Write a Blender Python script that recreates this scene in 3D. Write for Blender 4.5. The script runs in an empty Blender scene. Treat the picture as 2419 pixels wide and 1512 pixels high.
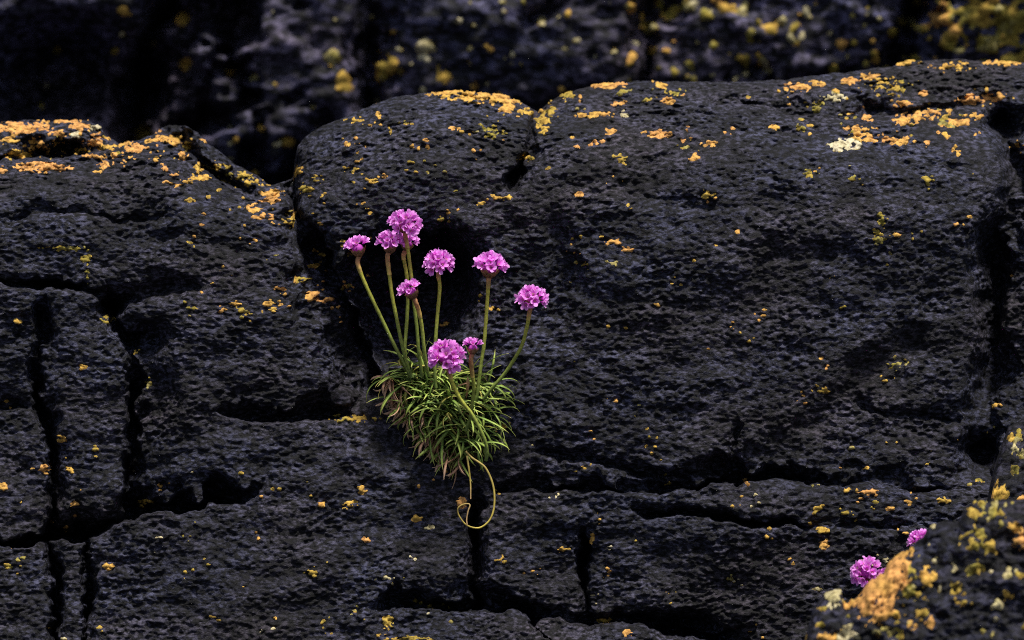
import bpy, math, random
import numpy as np
from mathutils import Vector, Matrix

random.seed(7)
rng = np.random.default_rng(7)
R = math.radians
col = bpy.context.scene.collection
sc = bpy.context.scene

# ------------------------------------------------------------------ camera, sky, sun, exposure
Z0 = 0.9                      # eye height above the shore rock
DIST = 1.83                   # camera to the plane of the flowers
PX = 0.66 / 2418              # metres per layout unit at the flower plane
cam_d = bpy.data.cameras.new('camera')
cam_d.lens = 100.0
cam_d.sensor_width = 36.0
cam_d.clip_start = 0.05
cam_d.clip_end = 500
cam = bpy.data.objects.new('camera', cam_d)
cam.location = (0, -DIST, Z0)
cam.rotation_euler = (R(90), 0, 0)
cam_d.dof.use_dof = True
cam_d.dof.focus_distance = DIST + 0.003
cam_d.dof.aperture_fstop = 5.6
col.objects.link(cam)
sc.camera = cam

SUN_EL, SUN_AZ = R(69), R(24)     # azimuth measured from the viewer's back towards the right
world = bpy.data.worlds.new('World')
sc.world = world
world.use_nodes = True
wn = world.node_tree.nodes
sky = wn.new('ShaderNodeTexSky')
sky.sky_type = 'NISHITA'
sky.sun_disc = False
sky.sun_elevation = SUN_EL
sky.sun_rotation = math.pi - SUN_AZ
sky.air_density = 1.0
sky.dust_density = 3.0
world.node_tree.links.new(sky.outputs[0], wn['Background'].inputs[0])
wn['Background'].inputs[1].default_value = 0.05

sun_d = bpy.data.lights.new('sun', 'SUN')
sun_d.energy = 2.7
sun_d.angle = R(8)
sun_d.color = (1.0, 0.96, 0.91)
sun = bpy.data.objects.new('sun', sun_d)
sdir = Vector((math.sin(SUN_AZ) * math.cos(SUN_EL), -math.cos(SUN_AZ) * math.cos(SUN_EL), math.sin(SUN_EL)))
sun.rotation_euler = sdir.to_track_quat('Z', 'Y').to_euler()
sun.location = sdir * 5
col.objects.link(sun)

vs = sc.view_settings
vs.view_transform = 'Standard'
vs.look = 'None'
vs.exposure = 1.0
vs.gamma = 1.0
vs.use_curve_mapping = False
sc.cycles.use_denoising = False
sc.cycles.filter_width = 1.0

# ------------------------------------------------------------------ helpers
def P(px, py, w=0.0):
    """layout unit (photo laid out 2418 x 1512) at depth w metres in front of the flower plane -> world point"""
    k = (DIST - w) / DIST * PX
    return Vector(((px - 1209) * k, -w, Z0 + (756 - py) * k))

def Parr(px, py, w):
    k = (DIST - w) / DIST * PX
    return np.stack([(px - 1209) * k, -w, Z0 + (756 - py) * k], -1)

def S(x, y):                  # photo pixel -> layout unit
    return (x * 0.9672, y * 0.9672)

_perm = rng.permutation(512).astype(np.int64)
_perm = np.concatenate([_perm, _perm, _perm])
_g = rng.normal(size=(512, 3)); _g /= np.linalg.norm(_g, axis=1)[:, None]
_g = _g.astype(np.float32)

def noise(x, y, z=None):
    """gradient noise, about -0.7..0.7"""
    if z is None:
        z = np.zeros_like(x) + 0.37
    x = np.asarray(x, np.float32); y = np.asarray(y, np.float32); z = np.asarray(z, np.float32)
    xi = np.floor(x).astype(np.int64); yi = np.floor(y).astype(np.int64); zi = np.floor(z).astype(np.int64)
    xf = x - xi; yf = y - yi; zf = z - zi
    u = xf * xf * xf * (xf * (xf * 6 - 15) + 10); v = yf * yf * yf * (yf * (yf * 6 - 15) + 10); t = zf * zf * zf * (zf * (zf * 6 - 15) + 10)
    out = np.zeros(x.shape, np.float32)
    for dx in (0, 1):
        a = _perm[(xi + dx) & 511]
        wx = u if dx else 1 - u
        for dy in (0, 1):
            b = _perm[a + ((yi + dy) & 511)]
            wy = v if dy else 1 - v
            for dz in (0, 1):
                g = _g[_perm[b + ((zi + dz) & 511)]]
                wz = t if dz else 1 - t
                out += (g[..., 0] * (xf - dx) + g[..., 1] * (yf - dy) + g[..., 2] * (zf - dz)) * wx * wy * wz
    return out * 1.5

def fbm(x, y, z=None, oct=3, gain=0.5):
    s = 0; a = 1.0
    for i in range(oct):
        k = 2.03 ** i
        s = s + a * noise(x * k + 17.3 * i, y * k - 9.1 * i, None if z is None else z * k + 4.7 * i)
        a *= gain
    return s

def smooth(t):
    t = np.clip(t, 0, 1)
    return t * t * (3 - 2 * t)

def seg_dist(px, py, poly):
    """distance, side (+ = below / on the right hand of travel) and 0..1 run to a polyline"""
    poly = np.asarray(poly, float)
    best = np.full(px.shape, 1e9); side = np.zeros(px.shape); run = np.zeros(px.shape)
    L = np.concatenate([[0], np.cumsum(np.hypot(*np.diff(poly, axis=0).T))])
    for i in range(len(poly) - 1):
        ax, ay = poly[i]; bx, by = poly[i + 1]
        dx, dy = bx - ax, by - ay
        l2 = dx * dx + dy * dy + 1e-9
        t = np.clip(((px - ax) * dx + (py - ay) * dy) / l2, 0, 1)
        ex = px - ax - t * dx; ey = py - ay - t * dy
        d = np.hypot(ex, ey)
        m = d < best
        best = np.where(m, d, best)
        side = np.where(m, np.sign(dx * (py - ay) - dy * (px - ax)), side)
        run = np.where(m, (L[i] + t * math.sqrt(l2)) / L[-1], run)
    return best, side, run

def groove(w, X, Y, poly, depth, up, dn, taper=(0.12, 0.12), power=1.0):
    """carve a joint: gentle over `up` units on its upper / left-hand side, over `dn` on the other"""
    poly = np.asarray(poly, float); r = max(up, dn) * 2 + 4
    m = (X > poly[:, 0].min() - r) & (X < poly[:, 0].max() + r) & (Y > poly[:, 1].min() - r) & (Y < poly[:, 1].max() + r)
    if not m.any():
        return
    d, s, t = seg_dist(X[m], Y[m], poly)
    xm, ym = X[m], Y[m]
    wv = np.clip(0.85 + 1.1 * noise(xm / 75 + 3.1, ym / 75) + 0.5 * noise(xm / 24, ym / 24 + 8.8), 0.22, 1.5)
    dv = np.clip(0.9 + 1.0 * noise(xm / 110 + 13.1, ym / 110 + 2), 0.3, 1.25)
    hw = np.where(s > 0, dn * (0.6 + 0.4 * wv), up * wv)
    p = np.clip(1 - d / hw, 0, 1)
    p = smooth(p) ** power * dv
    p = p + 0.22 * smooth(1 - d / (np.where(s > 0, dn * 1.2, up * 1.9)))
    tp = np.ones_like(t)
    if taper[0] > 0: tp *= smooth(t / taper[0])
    if taper[1] > 0: tp *= smooth((1 - t) / taper[1])
    w[m] -= depth * p * tp

def hollow(w, X, Y, cx, cy, rx, ry, depth, rot=0, power=1.0):
    c, s = math.cos(R(rot)), math.sin(R(rot))
    u = ((X - cx) * c + (Y - cy) * s) / rx; v = (-(X - cx) * s + (Y - cy) * c) / ry
    q = np.sqrt(u * u + v * v)
    w -= depth * smooth(1 - q) ** power

def tps(cp):
    cp = np.asarray(cp, float); n = len(cp)
    p = cp[:, :2] / 1000.0
    d = np.linalg.norm(p[:, None] - p[None], axis=2)
    K = d * d * np.log(d + 1e-9)
    A = np.zeros((n + 3, n + 3)); A[:n, :n] = K + np.eye(n) * 0.004
    A[:n, n] = 1; A[:n, n + 1:] = p; A[n, :n] = 1; A[n + 1:, :n] = p.T
    c = np.linalg.solve(A, np.concatenate([cp[:, 2], [0, 0, 0]]))
    def f(X, Y):
        gx = np.arange(-240, 2680, 20.0); gy = np.arange(90, 1760, 20.0)
        GX, GY = np.meshgrid(gx / 1000, gy / 1000)
        o = c[n] + c[n + 1] * GX + c[n + 2] * GY
        for i in range(n):
            r = np.hypot(GX - p[i, 0], GY - p[i, 1])
            o += c[i] * r * r * np.log(r + 1e-9)
        fx = np.clip((np.clip(X, -230, 2640) + 240) / 20, 0, len(gx) - 1.001); fy = np.clip((np.clip(Y, 100, 1700) - 90) / 20, 0, len(gy) - 1.001)
        ix = fx.astype(int); iy = fy.astype(int); tx = fx - ix; ty = fy - iy
        return (o[iy, ix] * (1 - tx) + o[iy, ix + 1] * tx) * (1 - ty) + (o[iy + 1, ix] * (1 - tx) + o[iy + 1, ix + 1] * tx) * ty
    return f

def inside(X, Y, poly):
    res = np.zeros(X.shape, bool); n = len(poly)
    for i in range(n):
        x1, y1 = poly[i]; x2, y2 = poly[(i + 1) % n]
        if y1 == y2: continue
        c = ((y1 > Y) != (y2 > Y)) & (X < (x2 - x1) * (Y - y1) / (y2 - y1) + x1)
        res ^= c
    return res

def mesh_np(name, co, faces, smooth_shade=True):
    me = bpy.data.meshes.new(name)
    co = np.ascontiguousarray(co, np.float32); faces = np.ascontiguousarray(faces, np.int32)
    k = faces.shape[1]
    me.vertices.add(len(co)); me.vertices.foreach_set('co', co.ravel())
    me.loops.add(faces.size); me.loops.foreach_set('vertex_index', faces.ravel())
    me.polygons.add(len(faces))
    me.polygons.foreach_set('loop_start', np.arange(0, faces.size, k, dtype=np.int32))
    me.polygons.foreach_set('loop_total', np.full(len(faces), k, np.int32))
    if smooth_shade:
        me.polygons.foreach_set('use_smooth', np.ones(len(faces), bool))
    me.update(calc_edges=True)
    me.validate()
    return me

def link(name, me, mat=None, parent=None):
    o = bpy.data.objects.new(name, me)
    col.objects.link(o)
    if mat is not None and me is not None and not me.materials:
        me.materials.append(mat)
    if parent is not None:
        o.parent = parent
        if parent.location.length:
            o.matrix_parent_inverse = Matrix.Translation(-parent.location)
    return o

def tag(o, label, category=None, kind=None, group=None):
    o['label'] = label
    if category: o['category'] = category
    if kind: o['kind'] = kind
    if group: o['group'] = group
    return o

def attr(me, name, vals):
    a = me.attributes.new(name, 'FLOAT', 'POINT')
    a.data.foreach_set('value', np.ascontiguousarray(vals, np.float32))

# ------------------------------------------------------------------ materials
def newmat(name):
    m = bpy.data.materials.new(name); m.use_nodes = True
    nt = m.node_tree
    return m, nt, nt.nodes['Principled BSDF']

def N(nt, t, **kw):
    n = nt.nodes.new(t)
    for k, v in kw.items():
        if k.startswith('i_'): n.inputs[k[2:].replace('_', ' ')].default_value = v
        else: setattr(n, k, v)
    return n

def ramp(nt, fac, stops):
    r = nt.nodes.new('ShaderNodeValToRGB')
    el = r.color_ramp.elements
    while len(el) > 1: el.remove(el[-1])
    el[0].position = stops[0][0]; el[0].color = (*stops[0][1], 1)
    for p, c in stops[1:]:
        e = el.new(p); e.color = (*c, 1)
    nt.links.new(fac, r.inputs[0])
    return r.outputs[0]

def rock_material(name, tint=(1, 1, 1), scale=1.0, bump=0.8):
    m, nt, bs = newmat(name)
    L = nt.links.new
    geo = N(nt, 'ShaderNodeNewGeometry')
    mp = N(nt, 'ShaderNodeMapping'); mp.inputs['Scale'].default_value = (1, 1, 1.9)
    L(geo.outputs['Position'], mp.inputs[0])
    big = N(nt, 'ShaderNodeTexNoise', i_Scale=9 * scale, i_Detail=4.0, i_Roughness=0.6)
    fine = N(nt, 'ShaderNodeTexNoise', i_Scale=230 * scale, i_Detail=4.0, i_Roughness=0.66)
    mid = N(nt, 'ShaderNodeTexNoise', i_Scale=30 * scale, i_Detail=5.0, i_Roughness=0.65)
    for n in (big, fine, mid): L(mp.outputs[0], n.inputs[0])
    t = tint
    c1 = ramp(nt, fine.outputs[0], [(0.43, (0.0018 * t[0], 0.0018 * t[1], 0.0022 * t[2])), (0.51, (0.0142 * t[0], 0.0148 * t[1], 0.025 * t[2])), (0.61, (0.055 * t[0], 0.057 * t[1], 0.099 * t[2]))])
    c2 = ramp(nt, fine.outputs[0], [(0.43, (0.002 * t[0], 0.0017 * t[1], 0.0018 * t[2])), (0.51, (0.018 * t[0], 0.015 * t[1], 0.019 * t[2])), (0.61, (0.064 * t[0], 0.053 * t[1], 0.066 * t[2]))])
    mx = N(nt, 'ShaderNodeMix', data_type='RGBA')
    f = ramp(nt, big.outputs[0], [(0.42, (0, 0, 0)), (0.66, (0.9, 0.9, 0.9))])
    L(f, mx.inputs[0]); L(c1, mx.inputs[6]); L(c2, mx.inputs[7])
    mul = N(nt, 'ShaderNodeMix', data_type='RGBA', blend_type='MULTIPLY'); mul.inputs[0].default_value = 1
    g = ramp(nt, mid.outputs[0], [(0.36, (0.3, 0.3, 0.3)), (0.64, (1.3, 1.3, 1.3))])
    L(mx.outputs[2], mul.inputs[6]); L(g, mul.inputs[7])
    L(mul.outputs[2], bs.inputs['Base Color'])
    bs.inputs['Roughness'].default_value = 0.7
    bs.inputs['Specular IOR Level'].default_value = 0.25
    b = N(nt, 'ShaderNodeBump', i_Strength=bump, i_Distance=0.002)
    fb = N(nt, 'ShaderNodeTexNoise', i_Scale=380 * scale, i_Detail=4.0, i_Roughness=0.7)
    L(mp.outputs[0], fb.inputs[0])
    L(fb.outputs[0], b.inputs['Height']); L(b.outputs[0], bs.inputs['Normal'])
    return m

M_ROCK = rock_material('dark_basalt')
M_CLIFF = rock_material('far_basalt', tint=(2.0, 1.9, 2.1), scale=0.45, bump=0.6)
M_BOULDER = rock_material('near_basalt', tint=(0.6, 0.6, 0.65), scale=0.7)

def lichen_material(name):
    m, nt, bs = newmat(name)
    L = nt.links.new
    a = N(nt, 'ShaderNodeAttribute', attribute_name='kind_of_lichen')
    geo = N(nt, 'ShaderNodeNewGeometry')
    n1 = N(nt, 'ShaderNodeTexNoise', i_Scale=260.0, i_Detail=4.0, i_Roughness=0.7)
    L(geo.outputs['Position'], n1.inputs[0])
    n2 = N(nt, 'ShaderNodeTexNoise', i_Scale=70.0, i_Detail=3.0)
    L(geo.outputs['Position'], n2.inputs[0])
    mr = N(nt, 'ShaderNodeMapRange'); mr.inputs['From Min'].default_value = 0.35; mr.inputs['From Max'].default_value = 0.65; mr.inputs['To Min'].default_value = -0.12; mr.inputs['To Max'].default_value = 0.1
    L(n2.outputs[0], mr.inputs[0])
    ad = N(nt, 'ShaderNodeMath', operation='ADD', use_clamp=True); L(a.outputs['Fac'], ad.inputs[0]); L(mr.outputs[0], ad.inputs[1])
    base = ramp(nt, ad.outputs[0], [(0.0, (0.64, 0.32, 0.1)), (0.33, (0.62, 0.38, 0.075)), (0.62, (0.27, 0.225, 0.04)), (0.8, (0.5, 0.43, 0.22)), (1.0, (0.62, 0.55, 0.36))])
    v = ramp(nt, n1.outputs[0], [(0.36, (0.25, 0.22, 0.2)), (0.55, (0.95, 0.95, 0.95)), (0.75, (1.2, 1.2, 1.15))])
    mu = N(nt, 'ShaderNodeMix', data_type='RGBA', blend_type='MULTIPLY'); mu.inputs[0].default_value = 1
    L(base, mu.inputs[6]); L(v, mu.inputs[7]); L(mu.outputs[2], bs.inputs['Base Color'])
    bs.inputs['Roughness'].default_value = 0.9
    bs.inputs['Specular IOR Level'].default_value = 0.15
    b = N(nt, 'ShaderNodeBump', i_Strength=0.6, i_Distance=0.001)
    L(n1.outputs[0], b.inputs['Height']); L(b.outputs[0], bs.inputs['Normal'])
    return m

M_LICHEN = lichen_material('crust_lichen')

def ramp_attr_material(name, stops, rough=0.6, transl=0.0, spec=0.3, var=0.25, nscale=300.0, veins=False):
    m, nt, bs = newmat(name)
    L = nt.links.new
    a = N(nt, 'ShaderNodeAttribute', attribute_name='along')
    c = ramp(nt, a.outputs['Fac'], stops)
    geo = N(nt, 'ShaderNodeNewGeometry')
    n1 = N(nt, 'ShaderNodeTexNoise', i_Scale=nscale, i_Detail=3.0)
    L(geo.outputs['Position'], n1.inputs[0])
    v = ramp(nt, n1.outputs[0], [(0.3, (1 - var,) * 3), (0.7, (1 + var,) * 3)])
    mu = N(nt, 'ShaderNodeMix', data_type='RGBA', blend_type='MULTIPLY'); mu.inputs[0].default_value = 1
    L(c, mu.inputs[6]); L(v, mu.inputs[7])
    out_c = mu.outputs[2]
    oi = N(nt, 'ShaderNodeObjectInfo')
    hs = N(nt, 'ShaderNodeHueSaturation')
    mr = N(nt, 'ShaderNodeMapRange'); mr.inputs['To Min'].default_value = 0.8; mr.inputs['To Max'].default_value = 1.15
    L(oi.outputs['Random'], mr.inputs[0]); L(mr.outputs[0], hs.inputs['Value']); L(out_c, hs.inputs['Color'])
    if veins:
        a2 = N(nt, 'ShaderNodeAttribute', attribute_name='across')
        v2 = ramp(nt, a2.outputs['Fac'], [(0.0, (0.8, 0.68, 0.84)), (0.16, (1, 1, 1)), (0.75, (1, 1, 1)), (1.0, (0.88, 0.8, 0.9))])
        m2 = N(nt, 'ShaderNodeMix', data_type='RGBA', blend_type='MULTIPLY'); m2.inputs[0].default_value = 1
        L(hs.outputs[0], m2.inputs[6]); L(v2, m2.inputs[7]); out_c = m2.outputs[2]
    else:
        out_c = hs.outputs[0]
    L(out_c, bs.inputs['Base Color'])
    bs.inputs['Roughness'].default_value = rough
    bs.inputs['Specular IOR Level'].default_value = spec
    if transl > 0:
        tr = N(nt, 'ShaderNodeBsdfTranslucent'); L(out_c, tr.inputs[0])
        ms = N(nt, 'ShaderNodeMixShader'); ms.inputs[0].default_value = transl
        L(bs.outputs[0], ms.inputs[1]); L(tr.outputs[0], ms.inputs[2])
        L(ms.outputs[0], nt.nodes['Material Output'].inputs[0])
    return m

M_PETAL = ramp_attr_material('pink_petal', [(0.0, (0.42, 0.05, 0.42)), (0.3, (0.82, 0.15, 0.75)), (0.6, (0.95, 0.29, 0.89)), (1.0, (0.97, 0.49, 0.94))], rough=0.6, transl=0.36, spec=0.2, var=0.08, nscale=500, veins=True)
M_STEM = ramp_attr_material('green_stem', [(0.0, (0.13, 0.19, 0.04)), (0.45, (0.25, 0.30, 0.05)), (0.85, (0.5, 0.46, 0.06)), (0.93, (0.5, 0.34, 0.08)), (1.0, (0.42, 0.2, 0.1))], rough=0.55, var=0.3, nscale=700)
M_SHEATH = ramp_attr_material('papery_sheath', [(0.0, (0.22, 0.09, 0.05)), (0.6, (0.45, 0.24, 0.09)), (1.0, (0.46, 0.36, 0.08))], rough=0.7, var=0.35)
M_BRACT = ramp_attr_material('brown_bract', [(0.0, (0.10, 0.05, 0.025)), (0.6, (0.26, 0.14, 0.06)), (1.0, (0.45, 0.30, 0.15))], rough=0.7, transl=0.1, var=0.35)
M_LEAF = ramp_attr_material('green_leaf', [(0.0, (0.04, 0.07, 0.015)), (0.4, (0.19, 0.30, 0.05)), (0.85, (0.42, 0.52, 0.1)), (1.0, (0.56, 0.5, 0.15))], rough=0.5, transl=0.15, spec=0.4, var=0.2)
M_LEAF_Y = ramp_attr_material('yellow_leaf', [(0.0, (0.12, 0.13, 0.03)), (0.5, (0.42, 0.42, 0.07)), (1.0, (0.6, 0.5, 0.14))], rough=0.5, transl=0.15, var=0.25)
M_DRY = ramp_attr_material('dry_leaf', [(0.0, (0.3, 0.14, 0.07)), (0.5, (0.6, 0.34, 0.2)), (1.0, (0.66, 0.45, 0.28))], rough=0.75, transl=0.12, var=0.3)
M_STALK = ramp_attr_material('dry_stalk', [(0.0, (0.36, 0.27, 0.08)), (0.45, (0.46, 0.36, 0.06)), (1.0, (0.34, 0.21, 0.10))], rough=0.6, var=0.25)
M_ANTHER = ramp_attr_material('anther', [(0.0, (0.10, 0.03, 0.08)), (1.0, (0.55, 0.42, 0.16))], rough=0.7, var=0.1)

# ------------------------------------------------------------------ rock builder
def axis(lo, a, b, hi, step, grow=1.13, cap=26):
    inner = np.arange(a, b + step, step)
    left = []; s = step; v = a
    while v > lo:
        s = min(s * grow, cap); v -= s; left.append(v)
    right = []; s = step; v = inner[-1]
    while v < hi:
        s = min(s * grow, cap); v += s; right.append(v)
    return np.concatenate([np.array(left[::-1]), inner, np.array(right)])

def rock_blocks(parent, X, Y, Wd, labels, names, mat, lich, kind_l, skirt=0.06, part_labels=None, lichen_t=0.0007):
    """cut one continuous rough surface into its separate blocks, each a mesh with sides, plus its lichen crust"""
    ny, nx = X.shape
    co = Parr(X, Y, Wd).reshape(-1, 3)
    idx = np.arange(ny * nx).reshape(ny, nx)
    q = np.stack([idx[1:, :-1], idx[1:, 1:], idx[:-1, 1:], idx[:-1, :-1]], -1).reshape(-1, 4)
    # normals for the lichen offset
    g = co.reshape(ny, nx, 3)
    du = np.gradient(g, axis=1); dv = np.gradient(g, axis=0)
    nrm = np.cross(dv, du); nrm /= np.linalg.norm(nrm, axis=2, keepdims=True) + 1e-12
    nrm *= np.where(nrm[..., 1:2] > 0, -1, 1)
    nrm = nrm.reshape(-1, 3)
    lf = lich.reshape(-1); kf = kind_l.reshape(-1)
    lab = labels.reshape(-1)
    for li in np.unique(lab):
        f = q[lab == li]
        if len(f) < 30: continue
        vs_, inv = np.unique(f, return_inverse=True)
        fl = inv.reshape(-1, 4)
        c = co[vs_]
        # side walls: the rim of the block pushed back into the rock
        e = np.concatenate([fl[:, [0, 1]], fl[:, [1, 2]], fl[:, [2, 3]], fl[:, [3, 0]]])
        key = np.sort(e, 1); key = key[:, 0].astype(np.int64) * len(c) + key[:, 1]
        _, fi, cnt = np.unique(key, return_index=True, return_counts=True)
        be = e[fi[cnt == 1]]
        bv, binv = np.unique(be, return_inverse=True); binv = binv.reshape(-1, 2)
        back = c[bv].copy(); back[:, 1] += skirt; back[:, 2] -= 0.012
        n0 = len(c)
        walls = np.stack([be[:, 1], be[:, 0], n0 + binv[:, 0], n0 + binv[:, 1]], -1)
        me = mesh_np(names, np.concatenate([c, back]), np.concatenate([fl, walls]))
        o = link(names, me, mat, parent)
        if part_labels and part_labels.get(int(li)):
            o['label'] = part_labels[int(li)]
        lm = lf[f]
        m = (lm > 0).sum(1) >= 2
        if m.sum() > 3:
            f2 = f[m]
            v2, inv2 = np.unique(f2, return_inverse=True)
            lift = np.clip(lf[v2] * 3.0, -0.6, 1.0) * lichen_t + 0.0001
            me2 = mesh_np('lichen', co[v2] + nrm[v2] * lift[:, None], inv2.reshape(-1, 4))
            attr(me2, 'kind_of_lichen', kf[v2])
            lo = link('lichen', me2, M_LICHEN, o)
            lo['kind'] = 'stuff'

def lichen_field(X, Y, patches, nz):
    """patches: x, y, rx, ry, type (0 orange, .6 yellow-green, 1 cream), fill"""
    Lm = np.full(X.shape, -1.0, np.float32); K = np.zeros(X.shape, np.float32)
    xr, yc = X[0], None
    for p in patches:
        x, y, rx, ry, ty, fill = p
        j0 = np.searchsorted(xr, x - rx * 1.7); j1 = np.searchsorted(xr, x + rx * 1.7)
        if j1 - j0 < 1: continue
        yy = Y[:, (j0 + j1) // 2 if j1 < X.shape[1] else j0]
        i0 = np.searchsorted(yy, y - ry * 1.9 - 12); i1 = np.searchsorted(yy, y + ry * 1.9 + 12)
        if i1 - i0 < 1: continue
        s = (slice(i0, i1), slice(j0, j1))
        qd = np.hypot((X[s] - x) / rx, (Y[s] - y) / ry)
        v = (1 - qd) * 0.55 + nz[s] * 0.85 + (fill - 0.5) * 0.8 - 0.17
        v = np.where(qd > 1.6, -1, v)
        m = v > Lm[s]
        Lm[s] = np.where(m, v, Lm[s]); K[s] = np.where(m & (v > -0.3), ty, K[s])
    return Lm, K

# ------------------------------------------------------------------ the big rock face
crack_left_top = [(-900, 664), (0, 668), (88, 671), (199, 678), (236, 712), (262, 745)]
crack_hole = [(262, 745), (285, 716), (327, 694), (409, 676), (520, 680)]
crack_mid_left = [(262, 745), (266, 765), (304, 806), (310, 921), (304, 1008), (298, 1072), (292, 1154), (300, 1225)]
crack_far_left = [(99, 690), (99, 763), (93, 822), (88, 909), (90, 956), (117, 1008), (131, 1050), (131, 1126), (125, 1213), (117, 1275)]
crack_far_left_side = [(-900, 962), (0, 962), (90, 956)]
ledge_left = [(-900, 1296), (0, 1290), (117, 1275), (200, 1272), (251, 1246), (339, 1212), (438, 1196), (584, 1184), (613, 1156), (660, 1140)]
crack_l1 = [(120, 1278), (127, 1310), (128, 1400), (135, 1700)]
crack_l2 = [(205, 1272), (206, 1300), (203, 1400), (215, 1700)]
crack_c = [(1118, 1140), (1123, 1253), (1121, 1350), (1124, 1433)]
crack_d = [(1378, 1240), (1384, 1330), (1381, 1400), (1384, 1465)]
ledge_mid = [(1140, 1150), (1181, 1152), (1280, 1146), (1380, 1150), (1470, 1158), (1547, 1156)]
ledge_r1_top = [(1500, 1166), (1547, 1152), (1635, 1147), (1745, 1138), (1789, 1126), (2000, 1140), (2240, 1160), (2420, 1158)]
ledge_r1_bot = [(1470, 1206), (1512, 1212), (1600, 1214), (1680, 1229), (1767, 1238), (1885, 1241), (2060, 1236), (2400, 1245)]
ledge_bottom = [(860, 1450), (932, 1429), (1000, 1428), (1068, 1438), (1140, 1435), (1218, 1439), (1248, 1452), (1268, 1476), (1290, 1456), (1372, 1473), (1455, 1461), (1525, 1473), (1650, 1512), (1800, 1530)]
crack_right = [(2372, 240), (2385, 330), (2400, 420), (2352, 560), (2350, 700), (2345, 820), (2320, 960), (2300, 1160)]
tier_right = [(1560, 215), (1700, 240), (1850, 262), (1990, 273), (2110, 267), (2250, 256), (2390, 243)]
crease_dome = [(1272, 262), (1268, 300), (1256, 340), (1225, 400), (1180, 460)]
lobe_line = [(-900, 378), (0, 376), (100, 373), (200, 368), (240, 358), (276, 340)]
knob_line = [(360, 322), (400, 318), (425, 328), (445, 350), (474, 388), (522, 424), (600, 466)]
crevice_left = [(690, 475), (760, 555), (800, 640), (832, 710), (868, 790), (905, 880), (930, 960)]

sil = np.array([(-900, 300), (-300, 296), (0, 290), (60, 284), (130, 287), (210, 284), (238, 300), (256, 324), (285, 340), (330, 332), (362, 318), (385, 303), (402, 296), (438, 297), (468, 314), (492, 340), (520, 360), (560, 390), (600, 412), (640, 437), (668, 430), (692, 420), (697, 380), (704, 345), (725, 322), (770, 296), (850, 260), (930, 232), (1020, 220), (1100, 217), (1180, 225), (1230, 241), (1262, 262), (1272, 268), (1300, 241), (1350, 215), (1420, 200), (1520, 192), (1650, 195), (1750, 195), (1850, 188), (2000, 172), (2100, 157), (2150, 146), (2230, 140), (2350, 145), (2418, 150), (2700, 150), (3400, 170)], float)

cps = [(-150, 300, -9), (100, 300, -9), (230, 315, -9), (300, 345, -7.2), (400, 328, -7), (440, 312, -9), (560, 405, -8), (640, 447, -6),
       (720, 340, -7), (850, 275, -7.5), (1000, 238, -8), (1150, 240, -8), (1250, 270, -7.8), (1320, 245, -9), (1500, 205, -10), (1750, 205, -10), (2000, 185, -11), (2200, 155, -12), (2418, 160, -12), (2620, 160, -12),
       (0, 400, -5.5), (150, 400, -5), (300, 400, -4.5), (420, 400, -4.5), (-150, 450, -3.5), (100, 450, -3.2), (300, 470, -3), (500, 480, -3.2), (650, 505, -3.6),
       (800, 350, -4.8), (1000, 300, -4.6), (1150, 310, -4.6), (1000, 400, -3), (850, 430, -3.2), (1150, 420, -3),
       (1350, 320, -5), (1600, 320, -5), (1800, 320, -5), (2000, 330, -5.3), (2250, 310, -6.6), (2418, 350, -6),
       (1400, 385, -3), (1700, 378, -3), (2000, 385, -3.1), (2250, 410, -3.6),
       (-150, 600, -2), (0, 600, -2), (300, 600, -2), (600, 600, -2.3), (720, 640, -2.4),
       (1000, 500, -2.4), (1250, 520, -2.2), (1250, 650, -2.4), (1500, 600, -1.6), (1800, 600, -1.6), (2100, 600, -2), (2418, 600, -4), (2620, 700, -4),
       (50, 850, -1.5), (200, 850, -1.2), (450, 850, -1.2), (700, 800, -1.6), (700, 1050, -0.5), (450, 1050, -0.8), (200, 1050, -0.8), (50, 1100, -0.8), (-150, 1000, -1),
       (1300, 850, -1.5), (1600, 850, -1), (1900, 850, -1.2), (2200, 900, -2), (2418, 900, -4), (1050, 950, -1.6), (950, 880, -2),
       (1150, 1100, -0.8), (1400, 1080, -0.5), (1700, 1060, -0.6), (2000, 1080, -1), (2300, 1100, -2),
       (-150, 1340, 1.2), (50, 1330, 1.2), (180, 1330, 1.0), (400, 1290, 1.2), (700, 1220, 0.8), (1000, 1220, 0.3), (900, 1400, 1.4), (50, 1500, 2), (400, 1500, 2.2),
       (1250, 1230, 0.2), (1250, 1400, .5), (1430, 1250, 0), (1430, 1400, .4), (1700, 1190, 1.5), (2000, 1195, 1.3), (2300, 1200, 1), (1700, 1300, 1), (2000, 1350, 1), (1700, 1420, 1),
       (1000, 1490, 3), (1200, 1495, 3), (1450, 1515, 3), (800, 1500, 2.2), (1900, 1520, 2), (2300, 1500, 1.5), (-150, 1690, 3), (800, 1690, 4), (1700, 1690, 4), (2600, 1690, 3)]

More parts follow.
